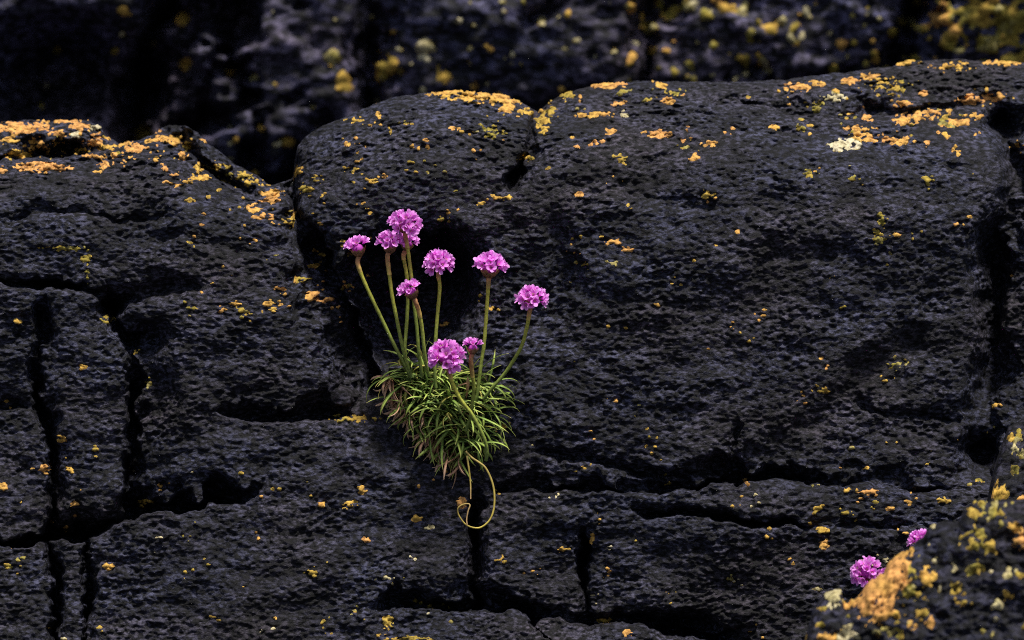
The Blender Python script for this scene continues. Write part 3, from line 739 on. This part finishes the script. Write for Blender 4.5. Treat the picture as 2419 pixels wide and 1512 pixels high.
# ------------------------------------------------------------------ plant pieces
def tube(pts, radii, sides=9, along=None, cap=True):
    pts = [Vector(p) for p in pts]; n = len(pts)
    co = []; fa = []; al = []
    t0 = (pts[1] - pts[0]).normalized()
    nrm = t0.orthogonal().normalized()
    for i in range(n):
        t = (pts[min(i + 1, n - 1)] - pts[max(i - 1, 0)]).normalized()
        nrm = (nrm - t * nrm.dot(t)).normalized(); b = t.cross(nrm)
        for k in range(sides):
            a = 2 * math.pi * k / sides
            co.append(pts[i] + (nrm * math.cos(a) + b * math.sin(a)) * radii[i]); al.append(i / (n - 1) if along is None else along[i])
    for i in range(n - 1):
        for k in range(sides):
            k2 = (k + 1) % sides
            fa.append((i * sides + k, i * sides + k2, (i + 1) * sides + k2, (i + 1) * sides + k))
    return np.array([tuple(c) for c in co]), np.array(fa), np.array(al)

def catmull(pts, per=6):
    pts = [Vector(p) for p in pts]
    out = []
    P_ = [pts[0] * 2 - pts[1]] + pts + [pts[-1] * 2 - pts[-2]]
    for i in range(1, len(P_) - 2):
        a, b, c, d = P_[i - 1], P_[i], P_[i + 1], P_[i + 2]
        for k in range(per):
            t = k / per
            out.append(0.5 * ((2 * b) + (c - a) * t + (2 * a - 5 * b + 4 * c - d) * t * t + (3 * b - a - 3 * c + d) * t ** 3))
    out.append(pts[-1])
    return out

def mesh_al(name, co, fa, al, ac=None):
    me = mesh_np(name, co, fa)
    attr(me, 'along', al)
    if ac is not None: attr(me, 'across', ac)
    return me

def floret_mesh(seed, open_=1.0):
    """five notched petals flaring from a short tube, with stamens; axis +Z, unit = 1 m scaled in mm"""
    r = random.Random(seed)
    co = []; fa = []; al = []; ac = []
    nu, nv = 6, 5
    for p in range(5):
        a0 = 2 * math.pi * p / 5 + r.uniform(-.12, .12)
        ln = r.uniform(5.0, 6.6); wd = r.uniform(1.0, 1.35)
        flare = R(r.uniform(28, 54)) * open_; tw = r.uniform(-.35, .35)
        notch = r.uniform(.1, .3)
        b = len(co)
        # centre line: rises, then flares out and rolls over
        x = 0.35; z = 0.0; ang = R(8); line = []
        for i in range(nu):
            t = i / (nu - 1)
            line.append((x, z, ang))
            ang = R(8) + (flare - R(8)) * min(1, t * 1.8) + (R(r.uniform(2, 24)) * max(0, t - .55) / .45)
            x += math.sin(ang) * ln / (nu - 1); z += math.cos(ang) * ln / (nu - 1)
        for i, (lx, lz, an) in enumerate(line):
            t = i / (nu - 1)
            hw = wd * (0.22 + 0.78 * math.sin(min(1, t * 1.12) * math.pi * .56) ** 1.3) * (1 if t < .95 else .72)
            for j in range(nv):
                v = j / (nv - 1) * 2 - 1
                tip = 0
                if i == nu - 1: tip = (-.55 * v * v - notch * (1 - abs(v)) * 1.4) * 1.0
                cup = (0.42 - tw * v) * v * v * hw * .5
                lx2 = lx + math.sin(an) * tip - math.cos(an) * cup
                lz2 = lz + math.cos(an) * tip + math.sin(an) * cup
                ly = v * hw + tw * .4 * t
                co.append(((lx2 * math.cos(a0) - ly * math.sin(a0)) * .001, (lx2 * math.sin(a0) + ly * math.cos(a0)) * .001, lz2 * .001))
                al.append(t); ac.append(abs(v))
        for i in range(nu - 1):
            for j in range(nv - 1):
                k = b + i * nv + j
                fa.append((k, k + 1, k + nv + 1, k + nv))
    me = mesh_al('floret', np.array(co), np.array(fa), np.array(al), np.array(ac))
    me.materials.append(M_PETAL)
    # stamens: five filaments with anthers
    co = [tuple(v.co) for v in me.vertices]
    extra_co = []; extra_fa = []; ea = []
    for k in range(5):
        a = 2 * math.pi * (k + .5) / 5 + r.uniform(-.2, .2); h = r.uniform(2.2, 3.0)
        tip = Vector((math.cos(a) * .62, math.sin(a) * .62, h)) * .001
        b = len(extra_co)
        for d in ((.27, 0, 0), (-.27, 0, 0), (0, .27, 0), (0, -.27, 0), (0, 0, .42), (0, 0, -.42)):
            extra_co.append(tuple(tip + Vector(d) * .001)); ea.append(1.0)
        for q in ((0, 2, 4), (2, 1, 4), (1, 3, 4), (3, 0, 4), (2, 0, 5), (1, 2, 5), (3, 1, 5), (0, 3, 5)):
            extra_fa.append((b + q[0], b + q[1], b + q[2]))
    n0 = len(co)
    allf = [tuple(p.vertices) for p in me.polygons] + [tuple(n0 + i for i in f) for f in extra_fa]
    m2 = bpy.data.meshes.new('floret')
    m2.from_pydata(co + extra_co, [], allf)
    m2.materials.append(M_PETAL); m2.materials.append(M_ANTHER)
    mi = [0] * len(fa) + [1] * len(extra_fa)
    m2.polygons.foreach_set('material_index', mi)
    m2.polygons.foreach_set('use_smooth', [True] * len(allf))
    attr(m2, 'along', list(al) + ea); attr(m2, 'across', list(ac) + [0.5] * len(ea))
    bpy.data.meshes.remove(me)
    return m2

FLORETS = [floret_mesh(100 + i, o) for i, o in enumerate((1.0, 1.05, .9, .8, 1.0, .6))]

def bract_mesh(seed, rad):
    """cup of overlapping papery scales under the flower head, axis +Z, rim at z = 0"""
    r = random.Random(seed)
    co = []; fa = []; al = []
    for ring, (n, z0, z1, r0, r1) in enumerate(((7, -.62, .12, .16, .72), (8, -.5, .3, .3, .82), (8, -.3, .42, .45, .86))):
        for k in range(n):
            a0 = 2 * math.pi * (k + ring * .5) / n + r.uniform(-.15, .15); hh = r.uniform(.85, 1.15)
            b = len(co)
            for i in range(5):
                t = i / 4
                zz = z0 + (z1 - z0) * t * hh
                rr = r0 + (r1 - r0) * math.sin(t * math.pi / 2) + (r.uniform(0, .1) if i == 4 else 0)
                hw = .30 * (0.45 + .55 * math.sin(math.pi * min(.93, .25 + t * .7))) * (1 if i < 4 else .35)
                for v in (-1, 0, 1):
                    aa = a0 + v * hw / max(rr, .25)
                    k2 = rr * (1 - .05 * abs(v))
                    co.append((math.cos(aa) * k2 * rad, math.sin(aa) * k2 * rad, zz * rad)); al.append(min(1, t * .7 + abs(v) * .3))
            for i in range(4):
                for j in range(2):
                    q = b + i * 3 + j
                    fa.append((q, q + 1, q + 4, q + 3))
    return mesh_al('bract_cup', np.array(co), np.array(fa), np.array(al))

def core_mesh(rad):
    co = []; fa = []; al = []
    n, mm = 10, 6
    for i in range(mm):
        th = math.pi * (i + .5) / mm
        for k in range(n):
            a = 2 * math.pi * k / n
            co.append((math.sin(th) * math.cos(a) * rad * .4, math.sin(th) * math.sin(a) * rad * .4, math.cos(th) * rad * .34)); al.append(.2)
    for i in range(mm - 1):
        for k in range(n):
            k2 = (k + 1) % n
            fa.append((i * n + k, (i + 1) * n + k, (i + 1) * n + k2, i * n + k2))
    return mesh_al('flower_head', np.array(co), np.array(fa), np.array(al), np.array(al) * 0 + .5)

def flower(plant, cx, cy, w, width, height, axis_dir, stem, cap_deg=100, n=26, seed=0, stem_r=0.00125, stem_w=None, label=None, brown=0.0):
    """cx, cy, width, height in layout units; stem is a list of layout points from below the head down to the root"""
    r = random.Random(seed)
    rad = width * PX / 2
    ctr = P(cx, cy, w)
    ax = Vector(axis_dir).normalized()
    rot = ax.to_track_quat('Z', 'Y').to_matrix().to_4x4()
    squash = height / width
    head = link('flower_head', core_mesh(rad), M_PETAL, None)
    head.parent = plant
    head.matrix_parent_inverse = Matrix.Translation(-plant.location)
    head.matrix_world = Matrix.Translation(ctr) @ rot
    if label: head['label'] = label
    cosmin = math.cos(R(cap_deg))
    sc_f = rad / 0.0099
    lift = 0.16 if cap_deg < 90 else 0.0
    n = int(n * .82)
    for k in range(n):
        cz = 1 - (k + .5) / n * (1 - cosmin)
        ph = k * 2.39996 + r.uniform(-.25, .25)
        cz = max(-1, min(1, cz + r.uniform(-.05, .05)))
        sz = math.sqrt(1 - cz * cz)
        d = Vector((sz * math.cos(ph), sz * math.sin(ph), cz))
        base = Vector((d.x * rad * .50, d.y * rad * .50, d.z * rad * .50 * squash - rad * .10 + lift * rad))
        fdir = (d + Vector((r.uniform(-.2, .2), r.uniform(-.2, .2), r.uniform(-.1, .25)))).normalized()
        m = Matrix.Translation(base) @ fdir.to_track_quat('Z', 'Y').to_matrix().to_4x4() @ Matrix.Rotation(r.uniform(0, 6.28), 4, 'Z') @ Matrix.Scale(sc_f * r.uniform(.82, 1.05), 4)
        f = bpy.data.objects.new('floret', FLORETS[r.randrange(len(FLORETS))])
        col.objects.link(f); f.parent = head
        f.matrix_basis = m
    bc = bpy.data.objects.new('bract_cup', bract_mesh(seed, rad * .62)); bc.data.materials.append(M_BRACT)
    col.objects.link(bc); bc.parent = head
    bc.matrix_basis = Matrix.Translation((0, 0, -rad * .22))
    # stem
    sw = stem_w or [w] * len(stem)
    pts = [P(x, y, z) for (x, y), z in zip(stem, sw)]
    pts = [ctr - ax * rad * .45] + pts
    cl = catmull(pts, 6)
    nn = len(cl)
    radii = [stem_r * (1 - .12 * i / nn) * (1 + .05 * math.sin(i * 1.7 + seed)) for i in range(nn)]
    co, fa, al = tube(cl, radii, 9, along=[1 - i / (nn - 1) for i in range(nn)])
    link('stem', mesh_al('stem', co, fa, al), M_STEM, plant)
    # the papery brown sheath just under the head
    acc = 0.0; kk = 3
    for q in range(1, nn):
        acc += (cl[q] - cl[q - 1]).length
        if acc > .0085 + .004 * (seed % 3): break
        kk = q
    sp = cl[:max(kk, 5) + 1]
    co, fa, al = tube(sp, [stem_r * (1.3 - .18 * i / len(sp) + .07 * math.sin(i * 2.1 + seed)) for i in range(len(sp))], 9)
    link('sheath', mesh_al('sheath', co, fa, al), M_SHEATH, plant)

# z1: points read from a close look at the flowers; z2: from the tuft
def z1(pts): return [((800 + x / 3.6) * .9672, (480 + y / 3.6) * .9672) for x, y in pts]
def z2(pts): return [((850 + x / 2.75) * .9672, (800 + y / 2.75) * .9672) for x, y in pts]
def lin(a, b, n): return [a + (b - a) * i / (n - 1) for i in range(n)]

plant = bpy.data.objects.new('thrift_plant', None); col.objects.link(plant)
plant.location = P(1060, 1010, -0.012)
bpy.context.view_layer.update()
tag(plant, 'tufted thrift plant with pink pompom flowers rooted in the rock crevice', 'plant')

def F(center, wid, hei, w, ax, stem, root_w=0.006, **k):
    (cx, cy), = z1([center])
    st = z1(stem) if not k.pop('tuft', False) else stem
    flower(plant, cx, cy, w, wid / 3.6 * .9672, hei / 3.6 * .9672, ax, st, stem_w=lin(w, root_w, len(st)), **k)

F((268, 462), 262, 190, .012, (-.22, -.25, 1), [(266, 580), (300, 690), (370, 850), (470, 1060), (590, 1310), (665, 1450), (700, 1520), (740, 1590)], cap_deg=72, n=17, seed=1)
F((548, 430), 268, 215, .016, (.02, -.3, 1), [(528, 530), (545, 690), (570, 880), (610, 1080), (650, 1280), (680, 1400), (710, 1500), (750, 1590)], cap_deg=80, n=20, seed=2)
F((700, 420), 232, 200, .000, (.2, -.3, 1), [(668, 525), (690, 650), (703, 780), (704, 960), (690, 1200), (680, 1350), (700, 1480), (740, 1590)], cap_deg=88, n=19, seed=3)
F((685, 240), 322, 235, .018, (.0, -.45, 1), [(684, 345), (708, 480), (730, 650), (743, 760), (762, 960), (785, 1150), (800, 1350), (812, 1450), (830, 1580)], cap_deg=97, n=30, seed=4)
F((735, 842), 245, 180, .024, (-.5, -.2, .9), [(775, 932), (800, 1000), (830, 1150), (850, 1350), (868, 1480), (890, 1580)], cap_deg=74, n=18, seed=5)
F((980, 585), 300, 240, .014, (.0, -.6, 1), [(973, 690), (986, 800), (966, 1040), (950, 1250), (942, 1400), (945, 1560), (955, 1680)], cap_deg=100, n=28, seed=6)
F((1425, 635), 320, 235, .016, (.12, -.3, 1), [(1415, 738), (1405, 900), (1390, 1100), (1375, 1300), (1352, 1450), (1330, 1620), (1315, 1740), (1290, 1820)], cap_deg=84, n=24, seed=9)
F((1795, 893), 296, 235, .022, (.05, -.6, 1), [(1775, 1010), (1755, 1130), (1710, 1300), (1640, 1430), (1560, 1550), (1440, 1690), (1370, 1780)], cap_deg=100, n=28, seed=10)
s7 = z2([(675, 292), (712, 400), (760, 490), (830, 580), (890, 690), (925, 780), (932, 850), (925, 890)])
(c7,) = z2([(660, 195)])
flower(plant, c7[0], c7[1], .036, 95, 77, (-.02, -.85, 1), s7, cap_deg=102, n=32, seed=7, stem_w=lin(.036, .018, 8))
s8 = z2([(826, 212), (832, 300), (845, 400), (835, 500), (820, 600), (795, 690)])
(c8,) = z2([(838, 138)])
flower(plant, c8[0], c8[1], .030, 54, 42, (.05, -.12, 1), s8, cap_deg=62, n=13, seed=8, stem_w=lin(.030, .014, 6), label='small half-spent flower head on a pale papery cup')

# dry curled stalks under the tuft
def stalk(pts, ws, r0, r1, name='dry_stalk', label=None):
    cl = catmull([P(x, y, w) for (x, y), w in zip(z2(pts), ws)], 7)
    n = len(cl)
    co, fa, al = tube(cl, [r0 + (r1 - r0) * i / n for i in range(n)], 8)
    o = link(name, mesh_al(name, co, fa, al), M_STALK, plant)
    if label: o['label'] = label
cpts = [(790, 830), (830, 872), (880, 905), (925, 945), (965, 1030), (982, 1120), (977, 1220), (950, 1290), (900, 1335), (850, 1343), (790, 1320), (745, 1262), (737, 1218), (760, 1192), (800, 1181), (818, 1192), (806, 1230), (796, 1285), (799, 1322)]
stalk(cpts, lin(.010, .026, len(cpts)),   .00075, .00042, label='dry stalk curled into a loop below the tuft')
stalk([(798, 860), (814, 970), (822, 1050), (823, 1150)], lin(.012, .018, 4), .00065, .0004, label='short straight dry stalk hanging under the tuft')

# ---- leaves
def leaf_mesh(seed, length, width, bend, twist=0.0):
    """grass-like leaf growing along +X, arching towards -Z; keeled, with real thickness"""
    r = random.Random(seed)
    n = 9
    co = []; fa = []; al = []
    x = z = y = 0.0; ang = 0.0; yaw = 0.0
    k = r.uniform(-.25, .25)
    for i in range(n):
        t = i / (n - 1)
        wd = width * .5 * (0.55 + .45 * math.sin(min(1, t * 1.6) * math.pi / 2)) * (1 if t < .55 else max(.08, 1 - ((t - .55) / .45) ** 2.2))
        ct, st = math.cos(twist * t), math.sin(twist * t)
        cx_, cz_ = math.cos(ang), math.sin(ang)
        for (v, h) in ((-1, .22), (0, -.28), (1, .22), (0, .22)):
            yy = v * wd; hh = h * width * .8 * (1 - .6 * t)
            a = yy * ct - hh * st; b = yy * st + hh * ct
            co.append((x + cz_ * b, y + a, z + cx_ * b)); al.append(t)
        step = length / (n - 1)
        ang += bend / (n - 1) * (0.5 + t)
        yaw += k / (n - 1)
        x += math.cos(ang) * step * math.cos(yaw); z -= math.sin(ang) * step; y += math.sin(yaw) * step
    for i in range(n - 1):
        b = i * 4
        for a, c in ((0, 1), (1, 2), (2, 3), (3, 0)):
            fa.append((b + a, b + c, b + 4 + c, b + 4 + a))
    return np.array(co), np.array(fa), np.array(al)

rl = random.Random(3)
LEAVES = {}
for kind, mat in (('green', M_LEAF), ('yellow', M_LEAF_Y), ('dry', M_DRY)):
    LEAVES[kind] = []
    for i in range(10):
        ln = rl.uniform(.015, .027) if kind != 'dry' else rl.uniform(.012, .020)
        co, fa, al = leaf_mesh(rl.random(), ln, rl.uniform(.0016, .0022), R(rl.uniform(35, 140)) if kind != 'dry' else R(rl.uniform(40, 170)), rl.uniform(-.6, .6) if kind != 'dry' else rl.uniform(-2, 2))
        me = mesh_al('leaf' if kind != 'dry' else 'dry_leaf', co, fa, al); me.materials.append(mat)
        LEAVES[kind].append((me, co, fa, al))

def leaf_matrix(p, d, up):
    x = Vector(d).normalized(); z = Vector(up); z = (z - x * z.dot(x))
    if z.length < 1e-4: z = x.orthogonal()
    z.normalize(); y = z.cross(x)
    return Matrix(((x.x, y.x, z.x, p.x), (x.y, y.y, z.y, p.y), (x.z, y.z, z.z, p.z), (0, 0, 0, 1)))

tuft_poly = z2([(215, 262), (330, 225), (480, 215), (560, 262), (700, 285), (900, 300), (985, 345), (1010, 440), (1020, 520), (980, 610), (960, 720), (930, 830), (860, 900), (760, 905), (650, 860), (560, 790), (480, 700), (390, 600), (300, 480), (240, 350)])
tp = np.array(tuft_poly)
def in_tuft(x, y): return bool(inside(np.array([x]), np.array([y]), tuft_poly)[0])
centre = (tp[:, 0].mean(), tp[:, 1].mean())
cand = []
tries = 0
while len(cand) < 62 and tries < 9000:
    tries += 1
    x = rl.uniform(tp[:, 0].min(), tp[:, 0].max()); y = rl.uniform(tp[:, 1].min(), tp[:, 1].max())
    xx = centre[0] + (x - centre[0]) * 1.16; yy = centre[1] + (y - centre[1]) * 1.16
    if not in_tuft(xx, yy): continue
    if any(math.hypot(x - a, y - b) < 24 for a, b in cand): continue
    cand.append((x, y))
dedge = lambda x, y: float(seg_dist(np.array([x]), np.array([y]), tuft_poly + tuft_poly[:1])[0][0])

# the cushion of old stems and litter the rosettes sit on
cush_xy = []
specs = []
for (x, y) in cand:
    de = dedge(x, y)
    wr = max(face_w(x, y), -0.03)
    bulge = 0.004 + 0.017 * min(1, de / 75)
    w0 = max(wr, -0.016) + bulge
    ox, oy = (x - centre[0]) / 150, (y - centre[1]) / 140
    nl = rl.randint(8, 10)
    for k in range(nl):
        a = 2 * math.pi * k / nl + rl.uniform(-.35, .35)
        sp = rl.uniform(.55, 1.15)
        # a rosette opens towards the viewer and up, pushed outward by its place in the cushion
        d = Vector((math.cos(a) * sp + ox * .6, -rl.uniform(.15, .65), math.sin(a) * sp * .8 - oy * .25 + .42))
        specs.append((x + rl.uniform(-5, 5), y + rl.uniform(-5, 5), w0 + rl.uniform(-.003, .003), d, de, wr))
rl.shuffle(specs)
n_ind = 0; joined_co = []; joined_fa = []; joined_al = []; jn = 0
lower_left = z2([(240, 330), (300, 480), (390, 600), (480, 700), (560, 790), (650, 860), (740, 900)])
specs.sort(key=lambda s: -(s[2] - s[5]) + rl.uniform(0, .012))
for s in specs:
    x, y, w0, d, de, wr = s
    kind = 'yellow' if rl.random() < (.32 if y < centre[1] - 40 and x < centre[0] else .10) else 'green'
    dl = float(seg_dist(np.array([x]), np.array([y]), lower_left)[0][0])
    if dl < 34 and rl.random() < .5:
        kind = 'dry'; d = Vector((rl.uniform(-.7, .15), -rl.uniform(.3, .7), rl.uniform(-1.0, .1)))
    elif rl.random() < .04: kind = 'dry'
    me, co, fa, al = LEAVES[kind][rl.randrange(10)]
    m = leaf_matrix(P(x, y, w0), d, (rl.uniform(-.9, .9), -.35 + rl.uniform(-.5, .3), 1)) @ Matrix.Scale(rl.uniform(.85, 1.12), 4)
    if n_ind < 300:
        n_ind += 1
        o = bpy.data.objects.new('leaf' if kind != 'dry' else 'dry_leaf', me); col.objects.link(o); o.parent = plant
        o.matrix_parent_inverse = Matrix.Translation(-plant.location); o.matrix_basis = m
    else:
        M3 = np.array(m)[:3, :3]; T = np.array(m)[:3, 3]
        joined_co.append(co @ M3.T + T); joined_fa.append(fa + jn); joined_al.append(al * (1 if kind != 'dry' else 1)); jn += len(co)
fo = link('foliage', mesh_al('foliage', np.concatenate(joined_co), np.concatenate(joined_fa), np.concatenate(joined_al)), M_LEAF, plant)
fo['kind'] = 'stuff'
# hanging dry leaves along the lower edge
for k in range(64):
    t = rl.random() ** .8 * (len(lower_left) - 1.001); i = int(t); u = t - i
    x = lower_left[i][0] * (1 - u) + lower_left[i + 1][0] * u + rl.uniform(2, 26); y = lower_left[i][1] * (1 - u) + lower_left[i + 1][1] * u - rl.uniform(-4, 20)
    me = LEAVES['dry'][rl.randrange(10)][0]
    w0 = max(face_w(x, y), -.016) + rl.uniform(.006, .016)
    o = bpy.data.objects.new('dry_leaf', me); col.objects.link(o); o.parent = plant
    o.matrix_parent_inverse = Matrix.Translation(-plant.location)
    o.matrix_basis = leaf_matrix(P(x, y, w0), (rl.uniform(-.8, .25), -rl.uniform(.1, .5), rl.uniform(-1.1, -.1)), (rl.uniform(-1, 1), -.6, rl.uniform(-.3, 1)))
# root crown: dark woody mass under the leaves, seated in the crack
gx = np.linspace(tp[:, 0].min() + 20, tp[:, 0].max() - 30, 60); gy = np.linspace(tp[:, 1].min() + 20, tp[:, 1].max() - 10, 60)
GX, GY = np.meshgrid(gx, gy)
dd, _, _ = seg_dist(GX, GY, tuft_poly + tuft_poly[:1])
ins = inside(GX, GY, tuft_poly)
sd = np.where(ins, dd, -dd)
fw = np.array([[max(face_w(a, b), -.018) for a in gx] for b in gy])
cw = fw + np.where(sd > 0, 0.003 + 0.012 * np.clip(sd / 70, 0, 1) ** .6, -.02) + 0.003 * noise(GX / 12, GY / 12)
idx = np.arange(3600).reshape(60, 60)
q4 = np.stack([idx[1:, :-1], idx[1:, 1:], idx[:-1, 1:], idx[:-1, :-1]], -1).reshape(-1, 4)
keep = (sd.reshape(-1)[q4] > -8).all(1)
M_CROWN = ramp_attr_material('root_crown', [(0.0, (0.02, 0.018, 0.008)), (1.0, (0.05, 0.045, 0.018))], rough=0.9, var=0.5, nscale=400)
me = mesh_np('root_crown', Parr(GX, GY, cw).reshape(-1, 3), q4[keep]); attr(me, 'along', np.full(3600, .5) if len(me.vertices) == 3600 else np.full(len(me.vertices), .5))
link('root_crown', me, M_CROWN, plant)

# ------------------------------------------------------------------ second plant, half hidden behind the boulder
plant2 = bpy.data.objects.new('thrift_plant', None); col.objects.link(plant2)
plant2.location = P(2140, 1500, .035)
bpy.context.view_layer.update()
tag(plant2, 'thrift with one pink pompom flower peeping over the orange lichen boulder crest', 'plant')
def z5p(x, y): return ((1850 + x / 3.266) * .9672, (1100 + y / 3.266) * .9672)
c11 = z5p(868, 966); c12 = z5p(1290, 715)
flower(plant2, c11[0], c11[1], .055, 79, 73, (-.25, -.75, .8), [(c11[0] + 14, c11[1] + 50), (c11[0] + 26, c11[1] + 90), (2120, 1490), (2150, 1540)], cap_deg=108, n=32, seed=21, stem_w=[.05, .045, .042, .03])
flower(plant2, c12[0], c12[1], .055, 62, 56, (-.3, -.4, .9), [(c12[0] + 12, c12[1] + 50), (c12[0] + 10, c12[1] + 110), (2170, 1440), (2160, 1540)], cap_deg=100, n=24, seed=22, stem_w=[.05, .045, .042, .03])
for k in range(26):
    me = LEAVES['green'][rl.randrange(10)][0]
    o = bpy.data.objects.new('leaf', me); col.objects.link(o); o.parent = plant2
    o.matrix_parent_inverse = Matrix.Translation(-plant2.location)
    o.matrix_basis = leaf_matrix(P(2155 + rl.uniform(-14, 20), 1535 + rl.uniform(-12, 12), .032), (rl.uniform(-1, 1), -rl.uniform(.0, .4), rl.uniform(.1, 1)), (0, -.3, 1))
